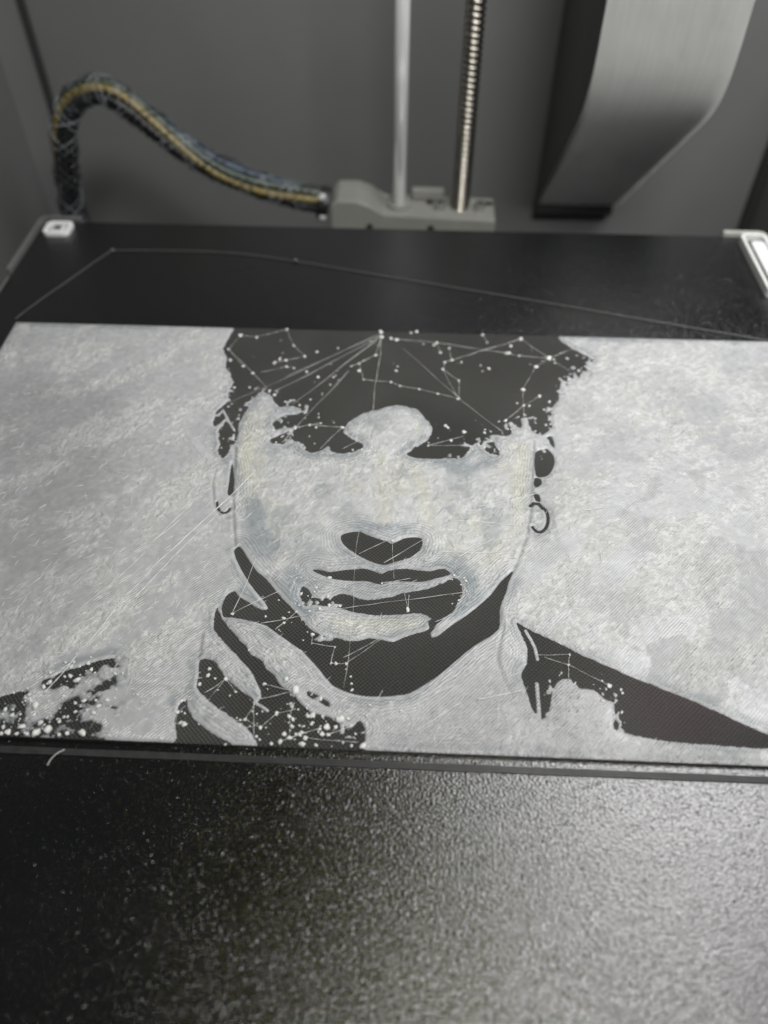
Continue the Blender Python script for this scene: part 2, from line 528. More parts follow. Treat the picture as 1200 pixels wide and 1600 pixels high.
tag(bm_obj('mesh_sleeve', bm, M['sleeve'], cable, True), kind='stuff')
bm = bmesh.new(); pe = ctr[-1]
add_tube(bm, [pe + np.array([-3.4, 0, 0.8]), pe + np.array([0.6, 0, -0.2])], 6.2, 20)
cl = bm_obj('cable_clamp', bm, M['wire_black'], cable, bevel=0.6)
for dz in (4.6, -3.2):
    bm = bmesh.new(); q = pe + np.array([-1.5, -4.2, dz]); add_tube(bm, [q, q + np.array([0, -1.6, 0.9])], 1.5, 12)
    bm_obj('clamp_screw', bm, M['screw'], cl, bevel=0.3)

# fan duct on the rear wall
duct = empty('fan_duct', (84, 109, -45))
tag(duct, 'grey air duct hanging at the rear right, brushed front curving under towards the wall', 'air duct')
Lp = [(24, 140), (24, 66), (24.1, 51), (25.2, 42.5), (28.6, 34.2), (35, 25.6), (46, 14.2), (65, -5.0), (104, -42)]
Rp = [(7, 140), (7, 71), (7.0, 56), (8.2, 47), (11.6, 39.2), (18.5, 31.6), (31.5, 20.2), (62, -6.0), (104, -42)]
bm = bmesh.new()
Lf, Rf = smooth_path([(0, y, z) for y, z in Lp], 5), smooth_path([(0, y, z) for y, z in Rp], 5)
NX = 14; rows = []
for a, b in zip(Lf, Rf):
    rows.append([bm.verts.new(Vector((64.0 + 39.8 * k / NX, a[1] + (b[1] - a[1]) * k / NX, a[2] + (b[2] - a[2]) * k / NX)) * S) for k in range(NX + 1)])
for r0, r1 in zip(rows, rows[1:]):
    for k in range(NX): bm.faces.new((r0[k], r0[k + 1], r1[k + 1], r1[k]))
bmesh.ops.solidify(bm, geom=bm.faces[:], thickness=1.0 * S)
bm_obj('front_panel', bm, M['duct'], duct, True).data.set_sharp_from_angle(angle=math.radians(40))
for x, prof_, nm in ((64.2, Lf, 'side_panel'), (101.0, Rf, 'side_panel')):
    bm = bmesh.new()
    inset = 1.6 if x < 80 else 2.0
    pr = [(p[1] + inset, p[2] + inset * 0.5) for p in prof_] + [(109.8, -45.0), (109.8, 140)]
    a = [bm.verts.new(Vector((x, y, z)) * S) for y, z in pr]; b = [bm.verts.new(Vector((x + 2.1, y, z)) * S) for y, z in pr]
    bm.faces.new(a); bm.faces.new(b[::-1])
    for i in range(len(pr)):
        j = (i + 1) % len(pr); bm.faces.new((a[j], a[i], b[i], b[j]))
    bm_obj(nm, bm, M['duct_shaded'], duct)
bm = bmesh.new(); add_box(bm, (64.3, 103.0, -47.0), (101.5, 109.8, -43.2)); bm_obj('bottom_lip', bm, M['wall_dark'], duct, bevel=0.5)

# ------------------------------------------------------------------ the print
ZB = 0.9                                   # top of dark base layer
X0, X1, Y1 = -116.6, 123.4, -63.4; Y0 = Y1 - 134.9
prt = empty('portrait_print', ((X0 + X1) / 2, (Y0 + Y1) / 2, 0.0))
tag(prt, 'large flat two tone portrait print in white over dark grey on the plate', 'portrait print')
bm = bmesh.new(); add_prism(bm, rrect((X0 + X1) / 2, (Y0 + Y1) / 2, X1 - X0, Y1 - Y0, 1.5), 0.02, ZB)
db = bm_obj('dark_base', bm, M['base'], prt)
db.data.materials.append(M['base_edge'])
for f in db.data.polygons:
    if abs(f.normal.z) < 0.5: f.material_index = 1


def T(p):                                  # traced photo point -> print plane (mm)
    q = px_on_z(p[0], p[1], ZB + 0.15); return (q[0], q[1])


STEP = 0.25
nx = int((X1 - X0) / STEP) + 1; ny = int((Y1 - Y0) / STEP) + 1
gx = np.linspace(X0, X1, nx); gy = np.linspace(Y0, Y1, ny)
GX, GY = np.meshgrid(gx, gy)               # [ny,nx]
rng = np.random.RandomState(3)


def vnoise(x, y, cell, seed):
    r = np.random.RandomState(seed); L = r.rand(257, 257).astype(np.float32)
    u = x / cell + 1000.37; v = y / cell + 1000.71
    iu = np.floor(u).astype(int); iv = np.floor(v).astype(int); fu = u - iu; fv = v - iv
    fu = fu * fu * (3 - 2 * fu); fv = fv * fv * (3 - 2 * fv)
    a = L[iv % 256, iu % 256]; b = L[iv % 256, (iu + 1) % 256]; c = L[(iv + 1) % 256, iu % 256]; d = L[(iv + 1) % 256, (iu + 1) % 256]
    return (a * (1 - fu) + b * fu) * (1 - fv) + (c * (1 - fu) + d * fu) * fv


def fbm(x, y, cell, seed, octv=4, gain=0.5):
    s_ = 0; w = 1; tot = 0
    for o_ in range(octv):
        s_ = s_ + w * vnoise(x, y, cell / 2 ** o_, seed + o_); tot += w; w *= gain
    return s_ / tot


def sst(a, b, x):
    t = np.clip((x - a) / (b - a), 0, 1); return t * t * (3 - 2 * t)


W1 = fbm(GX, GY, 2.6, 11, 4, 0.75) - 0.5; W2 = fbm(GX, GY, 2.6, 31, 4, 0.75) - 0.5
FAR = 14.0


def poly_sd(pts, rag, spline=True):
    """signed distance (mm), positive inside, of a closed traced outline; rag = raggedness in mm"""
    P = [T(p) for p in pts]
    if spline:
        n = len(P); out = []
        for i in range(n):
            a, b, c, d = (np.array(P[(i + k) % n]) for k in (-1, 0, 1, 2))
            L = np.linalg.norm(c - b); m_ = 1 if L < 1.2 else 3
            for k in range(m_):
                t = k / m_
                out.append(0.5 * (2 * b + (c - a) * t * .8 + (2 * a - 5 * b + 4 * c - d) * t * t * .8 + (3 * b - a - 3 * c + d) * t ** 3 * .8
                                  + 0.2 * 0) if False else b + (c - b) * t + 0.5 * 0.7 * (
                                      ((c - a) * t + (2 * a - 5 * b + 4 * c - d) * t * t + (3 * b - a - 3 * c + d) * t ** 3) - 2 * (c - b) * t))
        P = out
    P = np.array(P, float)
    lo = P.min(0) - FAR; hi = P.max(0) + FAR
    i0 = max(0, int((lo[0] - X0) / STEP)); i1 = min(nx, int((hi[0] - X0) / STEP) + 2)
    j0 = max(0, int((lo[1] - Y0) / STEP)); j1 = min(ny, int((hi[1] - Y0) / STEP) + 2)
    out = np.full((ny, nx), -FAR, np.float32)
    if i1 <= i0 or j1 <= j0: return out
    sl = (slice(j0, j1), slice(i0, i1))
    x = GX[sl] + W1[sl] * rag * 2; y = GY[sl] + W2[sl] * rag * 2
    d2 = np.full(x.shape, 1e9, np.float64); ins = np.zeros(x.shape, bool)
    Q = np.roll(P, -1, 0)
    for (ax, ay), (bx_, by_) in zip(P, Q):
        ex, ey = bx_ - ax, by_ - ay; L2 = ex * ex + ey * ey
        if L2 < 1e-9: continue
        t = np.clip(((x - ax) * ex + (y - ay) * ey) / L2, 0, 1)
        dx = x - (ax + t * ex); dy = y - (ay + t * ey)
        np.minimum(d2, dx * dx + dy * dy, out=d2)
        c1 = (ay > y) != (by_ > y)
        if ey != 0: ins ^= c1 & (x < ax + (y - ay) / ey * ex)
    sd = np.sqrt(d2); sd = np.where(ins, sd, -sd)
    out[sl] = np.clip(sd, -FAR, FAR)
    return out


def stroke_sd(pts, w):
    """signed distance to a thick line (w = half width in mm)"""
    P = np.array([T(p) for p in pts]); out = np.full((ny, nx), -FAR, np.float32)
    lo = P.min(0) - 6; hi = P.max(0) + 6
    i0 = max(0, int((lo[0] - X0) / STEP)); i1 = min(nx, int((hi[0] - X0) / STEP) + 2)
    j0 = max(0, int((lo[1] - Y0) / STEP)); j1 = min(ny, int((hi[1] - Y0) / STEP) + 2)
    if i1 <= i0 or j1 <= j0: return out
    sl = (slice(j0, j1), slice(i0, i1)); x = GX[sl]; y = GY[sl]; d2 = np.full(x.shape, 1e9)
    for (ax, ay), (bx_, by_) in zip(P, P[1:]):
        ex, ey = bx_ - ax, by_ - ay; L2 = ex * ex + ey * ey + 1e-9
        t = np.clip(((x - ax) * ex + (y - ay) * ey) / L2, 0, 1)
        d2 = np.minimum(d2, (x - ax - t * ex) ** 2 + (y - ay - t * ey) ** 2)
    out[sl] = np.maximum(w - np.sqrt(d2), -FAR)
    return out


HAIR = [(366, 490), (364, 513), (360, 523), (353, 533), (348, 545), (355, 560), (353, 573), (360, 587), (363, 600), (357, 611), (359, 624), (344, 637),
        (336, 645), (334, 660), (337, 668), (346, 664), (341, 678), (343, 692), (341, 706), (349, 715), (360, 701), (369, 685), (373, 664), (380, 648), (392, 629),
        (403, 613), (411, 611), (423, 616), (429, 629), (440, 635), (456, 633), (472, 640), (465, 647), (445, 649), (432, 655), (427, 664),
        (432, 671), (445, 667), (461, 669), (437, 679), (423, 687), (427, 692), (443, 693), (453, 691), (468, 689), (471, 700), (485, 707),
        (501, 704), (513, 696), (521, 707), (541, 707), (557, 704), (567, 701), (563, 693), (547, 685), (537, 675), (541, 664), (555, 651),
        (576, 643), (600, 637), (613, 633), (627, 632), (645, 636), (662, 647), (671, 661), (675, 675), (665, 690), (648, 699), (637, 709),
        (648, 715), (682, 716), (702, 716), (719, 716), (731, 706), (735, 696), (745, 692), (753, 697), (764, 707), (776, 714), (781, 707), (772, 692),
        (764, 682), (776, 678), (793, 681), (800, 672), (798, 661), (805, 662), (815, 668), (817, 653), (824, 655), (829, 668), (838, 676),
        (848, 678), (858, 672), (864, 664), (859, 654), (864, 638), (872, 626), (875, 612), (878, 597), (888, 600), (889, 586), (897, 593),
        (898, 579), (906, 590), (911, 577), (919, 585), (915, 566), (928, 562), (897, 545), (871, 527), (862, 505)]
JAW = [(375, 853), (384, 867), (400, 891), (416, 905), (435, 928), (451, 945), (469, 963), (483, 981), (496, 989), (512, 995), (528, 997),
       (541, 1001), (560, 1001), (576, 997), (592, 999), (613, 1003), (628, 997), (644, 991), (660, 987), (671, 982), (669, 971), (675, 966), (683, 972),
       (672, 990), (674, 996), (681, 995), (700, 981), (729, 961), (751, 944), (767, 928), (780, 912), (793, 899), (801, 892), (797, 904), (791, 923),
       (781, 949), (781, 968), (779, 981), (764, 995), (740, 1009), (713, 1031), (692, 1049), (671, 1064), (652, 1076), (633, 1084), (596, 1088),
       (562, 1086), (537, 1079), (520, 1070), (507, 1056), (491, 1037), (472, 1016), (453, 1003), (437, 992), (416, 977), (397, 971), (381, 967),
       (360, 964), (349, 963), (347, 949), (353, 931), (365, 923), (373, 931), (389, 941), (408, 952), (419, 951), (413, 939), (397, 920),
       (384, 901), (371, 877), (366, 860)]
NOSE = [(533, 836), (544, 832), (561, 830), (576, 836), (592, 842), (606, 846), (613, 849), (631, 841), (648, 839), (658, 841), (660, 849), (655, 860), (639, 871),
        (617, 877), (599, 882), (580, 877), (560, 867), (544, 857), (535, 847)]
LIPLINE = [(488, 889), (504, 891), (516, 893), (541, 890), (568, 888), (584, 892), (596, 896), (607, 891), (628, 888), (649, 890), (671, 892),
           (684, 889), (695, 889), (704, 896), (695, 900), (681, 903), (660, 908), (641, 908), (620, 908), (607, 909), (596, 913), (584, 910), (571, 907),
           (549, 907), (528, 905), (512, 901), (496, 895)]
MOUTH = [(472, 915), (480, 920), (491, 933), (515, 935), (523, 931), (533, 928), (552, 932), (571, 936), (590, 936), (609, 933), (628, 927),
         (649, 923), (671, 919), (687, 912), (700, 906), (710, 903), (719, 909), (722, 920), (720, 931), (713, 944), (708, 956), (692, 966), (682, 974),
         (671, 964), (657, 957), (633, 959), (607, 960), (580, 960), (560, 957), (541, 953), (531, 949), (507, 947), (491, 944), (477, 945), (468, 927)]
FING1 = [(340, 948), (336, 960), (335, 981), (344, 995), (355, 1008), (371, 1025), (384, 1040), (397, 1056), (405, 1075), (409, 1090), (401, 1098), (389, 1088),
         (373, 1076), (357, 1063), (344, 1047), (333, 1033), (320, 1028), (312, 1032), (310, 1050), (307, 1072), (320, 1087), (339, 1105), (360, 1119), (384, 1135), (397, 1151),
         (404, 1167), (408, 1190), (500, 1190), (566, 1186), (569, 1162), (571, 1140), (562, 1126), (547, 1137), (523, 1127), (507, 1118), (485, 1111), (469, 1098), (459, 1084),
         (440, 1071), (432, 1061), (419, 1045), (408, 1032), (392, 1023), (383, 1009), (363, 987), (350, 972), (344, 960)]
FING2 = [(281, 1097), (289, 1093), (293, 1105), (304, 1124), (328, 1143), (347, 1153), (363, 1164), (366, 1185), (270, 1185), (275, 1153), (272, 1127)]
SLIT = [(479, 1079), (496, 1086), (517, 1100), (513, 1104), (498, 1096), (480, 1086)]
SHOULD = [(807, 972), (830, 985), (867, 1002), (903, 1020), (940, 1037), (987, 1058), (1033, 1075), (1077, 1093), (1133, 1118), (1196, 1146), (1245, 1167), (1245, 1176), (1199, 1168),
          (1167, 1167), (1133, 1165), (1087, 1162), (1053, 1158), (1013, 1153), (980, 1145), (960, 1138), (962, 1117), (960, 1097), (943, 1090),
          (927, 1077), (900, 1073), (890, 1060), (873, 1063), (863, 1080), (860, 1097), (855, 1120), (848, 1123), (840, 1116), (832, 1107),
          (823, 1080), (815, 1053), (823, 1037), (825, 1013), (818, 997), (810, 980)]
EAR1 = [(836, 708), (841, 704), (855, 701), (865, 712), (866, 726), (858, 741), (846, 745), (838, 743), (835, 725)]
EAR2 = [(836, 746), (845, 748), (846, 756), (837, 762), (834, 757)]
EAR3 = [(834, 769), (843, 774), (844, 784), (837, 782)]
EARGAP = [(852, 684), (862, 682), (866, 693), (865, 702), (858, 694)]
EARL = [(362, 722), (365, 743), (364, 772), (356, 771), (359, 743)]
LSH = [(-20, 1098), (0, 1089), (32, 1079), (67, 1063), (101, 1049), (133, 1039), (165, 1029), (186, 1031), (190, 1060), (196, 1100), (240, 1130), (250, 1190), (-20, 1190)]

darks = [(HAIR, 0.75), (JAW, 0.17), (NOSE, 0.12), (LIPLINE, 0.20), (MOUTH, 0.45), (FING1, 0.42), (FING2, 0.45), (SLIT, 0.2), (SHOULD, 0.30),
         (EAR1, 0.1), (EAR2, 0.1), (EAR3, 0.1), (EARGAP, 0.2), (EARL, 0.15)]
dark = np.full((ny, nx), -FAR, np.float32)
for pl, rg in darks: dark = np.maximum(dark, poly_sd(pl, rg))
ring = [(843 + 13.5 * math.cos(a), 811 + 20 * math.sin(a)) for a in np.linspace(-1.3, 2.5, 16)]
dark = np.maximum(dark, stroke_sd(ring, 0.36))
dark = np.maximum(dark, stroke_sd([(829, 790), (834, 786), (842, 787), (848, 794)], 0.45))
ringl = [(350 + 11 * math.cos(a), 785 + 16 * math.sin(a)) for a in np.linspace(0.6, 3.2, 12)]
dark = np.maximum(dark, stroke_sd(ringl, 0.28))
# speckled left shoulder: half covered dark zone
lsd = poly_sd(LSH, 0.4)
pxx = GX; 
sp = fbm(GX * 0.8 + GY * 0.4, GY - 0.3 * GX, 3.0, 71, 4, 0.6)
lx = T((0, 1100))[0]; rx = T((215, 1100))[0]
cover = 0.40 - 0.10 * np.clip((GX - lx) / (rx - lx), -0.5, 1.4) ** 2 * 1.4
c_blob = T((58, 1102)); bl_ = np.exp(-(((GX - c_blob[0]) / 6.0) ** 2 + ((GY - c_blob[1]) / 5.0) ** 2))
spk = (sp - (cover + 0.185 + 0.14 * np.exp(-((lsd - 0.9) / 0.9) ** 2) * np.clip(1.15 - (GX - lx) / (rx - lx), 0, 1) - 0.35 * bl_ - 0.60 * np.clip((GX - lx) / (rx - lx) - 0.48, 0, 1))) * 9.0
lsh_dark = np.minimum(lsd, -np.clip(spk, -FAR, FAR))
dark = np.maximum(dark, lsh_dark)
white = -dark
for pts_, w_ in (([(821, 985), (829, 998), (836, 1012), (840, 1030)], 0.38), ([(839, 1068), (841, 1095), (843, 1122)], 0.42),
                 ([(397, 1097), (410, 1104), (418, 1110)], 0.35), ([(798, 661), (806, 672), (818, 682)], 0.7), ([(817, 655), (822, 668), (830, 680)], 0.6),
                 ([(838, 690), (850, 682), (863, 672)], 0.5), ([(852, 684), (860, 697), (866, 704)], 0.45), ([(335, 668), (345, 662), (355, 652)], 0.4),
                 ([(348, 640), (356, 655), (366, 672)], 0.35), ([(484, 939), (486, 940)], 0.35), ([(495, 940), (496, 941)], 0.45), ([(753, 700), (758, 690), (768, 688)], 0.5)):
    white = np.maximum(white, stroke_sd(pts_, w_))
# crumbs along ragged rims
crumb = fbm(GX, GY, 1.3, 91, 2, 0.6)
zone = np.exp(-np.abs(dark - 0.8) / 0.8) * (dark > 0)
hz = np.maximum(poly_sd([(345, 610), (480, 610), (470, 720), (335, 720)], 0), poly_sd([(690, 640), (880, 560), (930, 560), (880, 700), (700, 725)], 0))
hz = np.maximum(hz, poly_sd([(470, 1060), (570, 1110), (575, 1180), (420, 1175), (440, 1120)], 0))
hz = np.maximum(hz, poly_sd([(465, 905), (535, 925), (520, 1000), (475, 990)], 0))
hz = np.maximum(hz, poly_sd([(850, 1045), (965, 1062), (985, 1150), (850, 1135)], 0))
white = np.maximum(white, np.where((hz > 0) & (dark > 0) & (dark < 2.2), (crumb - 0.66) * 5, -FAR))
# a bare rim of base shows along the front and rear edges of the slab
edge = np.minimum(np.minimum(GX - X0, X1 - GX), np.minimum(GY - Y0, Y1 - GY))
white = np.minimum(white, edge - 0.05 + 0.10 * W1)

# ---- relief height
sdp = np.maximum(white, 0)
faceM = sst(0, 5, poly_sd([(352, 640), (420, 600), (640, 620), (838, 690), (830, 800), (800, 890), (740, 960), (660, 1000), (500, 995), (440, 930), (370, 850)], 0, True))
lips = np.clip(1 - sdp / 6, 0, 1)
n3 = fbm(GX, GY, 7.0, 101, 5, 0.55); n4 = fbm(GX, GY, 2.2, 121, 3, 0.6); AX = (GX * 0.72 + GY * 0.69) * 0.45; AY = GY * 0.72 - GX * 0.69
nw = fbm(AX + 5 * W1, AY + 5 * W2, 6.5, 141, 5, 0.62)
h = 0.20 * (1 - np.exp(-sdp / 0.22)) + 0.30 * (1 - np.exp(-sdp / 3.0))
h = h + 0.02 * np.exp(-((white - 0.42) / 0.20) ** 2)                     # outline bead
h = h + (n3 - 0.5) * 0.34 * sst(0.4, 3, sdp) + (n4 - 0.5) * 0.10 * sst(0.2, 1.0, sdp)
figM = 0.1 + 0.9 * sst(-1, 3, poly_sd([(352, 640), (420, 600), (640, 620), (838, 690), (830, 800), (806, 890), (812, 960), (830, 1040), (845, 1120), (700, 1180), (560, 1180), (270, 1180), (300, 1080), (322, 990), (366, 850)], 0))
# stacked layer edges: contour ripples that follow the outlines
cph = sdp / 0.72 + 1.8 * (n3 - 0.5) + 0.9 * (n4 - 0.5)
cont = np.sin(2 * np.pi * cph) * sst(0.5, 1.0, sdp) * (1 - sst(3.0, 6.5, sdp)) * figM
h = h + 0.045 * cont
rawh = h.copy()
# crusty patches: re-melted, rough skin in irregular flakes
crust = sst(0.46, 0.60, nw + 0.16 * (n4 - 0.5) + 0.05 * sst(0, 60, GX))
left_shade = sst(0, 16, poly_sd([(-60, 575), (230, 590), (215, 800), (150, 1010), (-60, 1060)], 2.0))
crust = np.clip(crust * (1 - 0.30 * left_shade) + 0.6 * faceM * (n4 > 0.42), 0, 1)
flake = 1 - np.abs(2 * fbm(AX * 1.2 + 3 * W2, AY - 3 * W1, 2.4, 221, 3, 0.6) - 1)          # crinkled ridges
ridge = sst(0.86, 0.98, flake)
h = h + (0.25 + 0.75 * crust) * (0.10 * ridge + 0.16 * (fbm(GX, GY, 0.9, 161, 2) - 0.5)) * sst(0.3, 1.0, sdp)
h = np.where(white > 0, np.maximum(h, 0.02) * sst(-0.02, 0.12, white) + white * 0.0, white * 1.4)
h = np.clip(h, -0.5, 2.0)

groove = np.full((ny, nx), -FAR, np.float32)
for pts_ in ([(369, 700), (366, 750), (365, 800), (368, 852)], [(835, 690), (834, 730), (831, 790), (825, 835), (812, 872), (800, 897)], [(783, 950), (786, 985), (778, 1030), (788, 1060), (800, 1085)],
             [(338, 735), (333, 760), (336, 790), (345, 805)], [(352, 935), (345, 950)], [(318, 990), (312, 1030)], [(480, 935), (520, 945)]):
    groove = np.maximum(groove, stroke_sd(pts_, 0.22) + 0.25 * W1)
h = h - 0.09 * sst(-0.25, 0.1, groove) * sst(0.3, 0.8, sdp) + 0.06 * np.exp(-((groove + 0.65) / 0.25) ** 2) * sst(0.3, 0.8, sdp)

# ---- plastic colour: thin white over the dark base is bluish, thick is warm white
thick = np.clip(rawh / 0.55, 0, 1.3)


def mixc(a, b, t): return a * (1 - t[..., None]) + b * t[..., None]


col = np.zeros((ny, nx, 3)) + np.array([0.575, 0.58, 0.59])
thin = sst(0.5, 0.9, sdp) * (1 - sst(1.2, 3.6, sdp)) * sst(0.36, 0.56, fbm(GX, GY, 9, 241, 3))
col = mixc(col, np.array([0.66, 0.665, 0.66]), sst(0.55, 0.95, thick))
col = mixc(col, np.array([0.36, 0.39, 0.40]), 0.85 * thin)
yel = sst(0.52, 0.70, fbm(GX, GY * 0.55, 6.0, 261, 3))
col = mixc(col, np.array([0.70, 0.69, 0.57]), yel * faceM * 0.45 * sst(1.5, 4, sdp))
blu = sst(0.54, 0.68, fbm(GX, GY, 7.0, 281, 4))
col = mixc(col, np.array([0.45, 0.47, 0.48]), blu * faceM * 0.8)
for pts_, w_ in (([(598, 715), (597, 760), (600, 815)], 1.3), ([(648, 735), (662, 770), (668, 800)], 1.4), ([(818, 700), (815, 760), (806, 830)], 1.6),
                 ([(395, 650), (385, 690), (382, 740)], 1.5), ([(540, 975), (600, 976), (640, 974)], 1.6)):
    col = mixc(col, np.array([0.70, 0.69, 0.57]), 0.5 * sst(-1.6, 1.0, stroke_sd(pts_, w_) + 1.4 * (n4 - 0.5)) * sst(0.5, 1.5, sdp))
for pts_, w_ in (([(395, 790), (400, 830), (415, 860)], 2.6), ([(455, 905), (470, 935), (482, 960)], 1.6), ([(725, 905), (745, 930), (715, 962)], 1.8), ([(700, 725), (725, 735), (760, 725)], 1.8),
                 ([(560, 822), (600, 826), (640, 826)], 0.9), ([(690, 885), (720, 890), (740, 905)], 1.0)):
    col = mixc(col, np.array([0.33, 0.37, 0.39]), 0.9 * sst(-2.0, 1.2, stroke_sd(pts_, w_) + 3.0 * (n4 - 0.5)) * sst(0.3, 1.0, sdp))
flat = mixc(col, np.array([0.55, 0.554, 0.568]), 0.7 * (1 - crust) * (1 - faceM) * sst(1.5, 4, sdp))
col = mixc(flat, np.array([0.665, 0.666, 0.655]), 0.7 * crust * (1 - 0.75 * faceM) * sst(0.6, 1.6, sdp))
col = mixc(col, np.array([0.44, 0.44, 0.452]), left_shade * (1 - 0.6 * crust) * 0.8)  # dimmer light on the left side painted into the colour
col *= (1 + 0.24 * cont + 0.22 * ridge * (0.3 + 0.7 * crust))[..., None]  # ridge glints painted into the colour; ripples toned too
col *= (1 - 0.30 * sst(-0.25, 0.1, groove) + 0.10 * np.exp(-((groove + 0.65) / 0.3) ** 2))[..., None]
col *= 0.78 * (0.87 + 0.26 * fbm(GX, GY, 1.2, 181, 3))[..., None]
# collar fabric area is a greyer mix
coll = sst(0, 5, poly_sd([(600, 1120), (790, 1040), (860, 1060), (960, 1080), (970, 1140), (1100, 1165), (1220, 1172), (1220, 1220), (560, 1200)], 0.8))
col = mixc(col, np.array([0.41, 0.41, 0.42]), 0.6 * coll * sst(0.2, 1.0, sdp))
crust = np.clip(crust + 0.8 * coll, 0, 1)
xf = np.clip((GX - lx) / (rx - lx), 0, 1)
film = mixc(np.zeros((ny, nx, 3)) + np.array([0.075, 0.085, 0.10]), np.array([0.46, 0.465, 0.465]), sst(0.0, 2.2, spk + 1.2 * xf))
wz = sst(-0.2, 1.2, lsd) * (1 - sst(0.75, 1.0, xf))
col = col * (1 - wz[..., None]) + film * wz[..., None]

# ---- cut into islands and build one mesh per island
cell = np.maximum(np.maximum(white[:-1, :-1], white[1:, :-1]), np.maximum(white[:-1, 1:], white[1:, 1:])) > -0.10
# the face, the hand, the neck and the two backgrounds are areas of their own
areas = [(5, [(368, 560), (366, 720), (366, 850), (372, 858), (420, 915), (505, 1012), (700, 1012), (803, 893), (830, 830), (836, 760), (834, 690), (866, 640), (820, 560), (640, 600)]),
         (4, [(340, 930), (366, 850), (440, 900), (520, 1060), (520, 1110), (570, 1130), (575, 1195), (255, 1195), (300, 1080), (322, 990)]),
         (3, [(520, 1050), (700, 1000), (803, 893), (816, 960), (1230, 1160), (1230, 1230), (560, 1210), (570, 1130), (520, 1110)]),
         (2, [(834, 480), (1300, 480), (1300, 1250), (1230, 1160), (816, 960), (803, 893), (830, 830), (836, 760), (834, 690)])]
reg = np.ones(cell.shape, np.int32)
for k_, pl in areas[::-1]:
    m_ = poly_sd(pl, 0, False)[:-1, :-1] > 0
    reg[m_] = k_
par = []


def find(a):
    while par[a] != a:
        par[a] = par[par[a]]; a = par[a]
    return a


prev = []
lab = np.full(cell.shape, -1, np.int32)
creg = np.where(cell, reg, 0)
for j in range(cell.shape[0]):
    row = np.concatenate(([0], creg[j], [0])); bnd = np.where(np.diff(row) != 0)[0]; cur = []
    for a, b in zip(bnd, bnd[1:]):
        rv = creg[j, a]
        if rv == 0: continue
        i = len(par); par.append(i); cur.append((a, b, i, rv)); lab[j, a:b] = i
        for (pa, pb, pi, pr) in prev:
            if pr == rv and pa < b and pb > a: par[find(pi)] = find(i)
    prev = cur
roots = np.array([find(i) for i in range(len(par))], np.int32)
labr = np.where(lab >= 0, roots[np.maximum(lab, 0)], -1)
ids, cnt = np.unique(labr[labr >= 0], return_counts=True)
order = np.argsort(-cnt)
seeds = {}


def seed(px, name, label):
    p = T(px); i = int((p[0] - X0) / STEP); j = int((p[1] - Y0) / STEP)
    if 0 <= j < labr.shape[0] and 0 <= i < labr.shape[1]:
        r_ = int(labr[j, i])
        if r_ >= 0 and r_ not in seeds: seeds[r_] = (name, label)


seed((150, 800), 'white_background', 'mottled pale grey background left of the face')
seed((1000, 800), 'white_background', 'bright mottled white background right of the face')
seed((600, 760), 'white_face', 'white layered face highlight')
seed((590, 925), 'white_lip', 'thin white lip strip')
seed((590, 980), 'white_chin', 'white chin patch below the mouth')
seed((390, 1060), 'white_finger', None); seed((340, 1130), 'white_finger', None); seed((600, 1120), 'white_neck', None)


def grid_mesh(name, cells, label=None):
    jj, ii = np.where(cells)
    v00 = jj * nx + ii
    quads = np.stack([v00, v00 + 1, v00 + nx + 1, v00 + nx], 1)
    uq, inv = np.unique(quads.ravel(), return_inverse=True)
    co = np.stack([GX.ravel()[uq], GY.ravel()[uq], h.ravel()[uq] + ZB], 1) * S
    n = len(quads); me = bpy.data.meshes.new(name)
    me.vertices.add(len(uq)); me.vertices.foreach_set('co', co.astype(np.float32).ravel())
    me.loops.add(4 * n); me.loops.foreach_set('vertex_index', inv.astype(np.int32).ravel())
    me.polygons.add(n); me.polygons.foreach_set('loop_start', np.arange(0, 4 * n, 4, dtype=np.int32))
    me.polygons.foreach_set('use_smooth', np.ones(n, bool))
    a = me.attributes.new('tone', 'FLOAT_COLOR', 'POINT')
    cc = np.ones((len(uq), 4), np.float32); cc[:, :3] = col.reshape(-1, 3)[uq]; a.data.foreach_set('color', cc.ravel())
    a = me.attributes.new('crust', 'FLOAT', 'POINT'); a.data.foreach_set('value', crust.ravel()[uq].astype(np.float32))
    me.update(calc_edges=True)
    o = link(name, me, M['white'], prt)
    if label: o['label'] = label
    return o


small = np.zeros(cell.shape, bool)
for r_ in order:
    rid = int(ids[r_])
    if cnt[r_] < 60:
        small |= labr == rid; continue
    nm, lb = seeds.get(rid, ('white_patch', None))
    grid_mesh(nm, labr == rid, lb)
if small.any(): tag(grid_mesh('white_crumbs', small), kind='stuff')

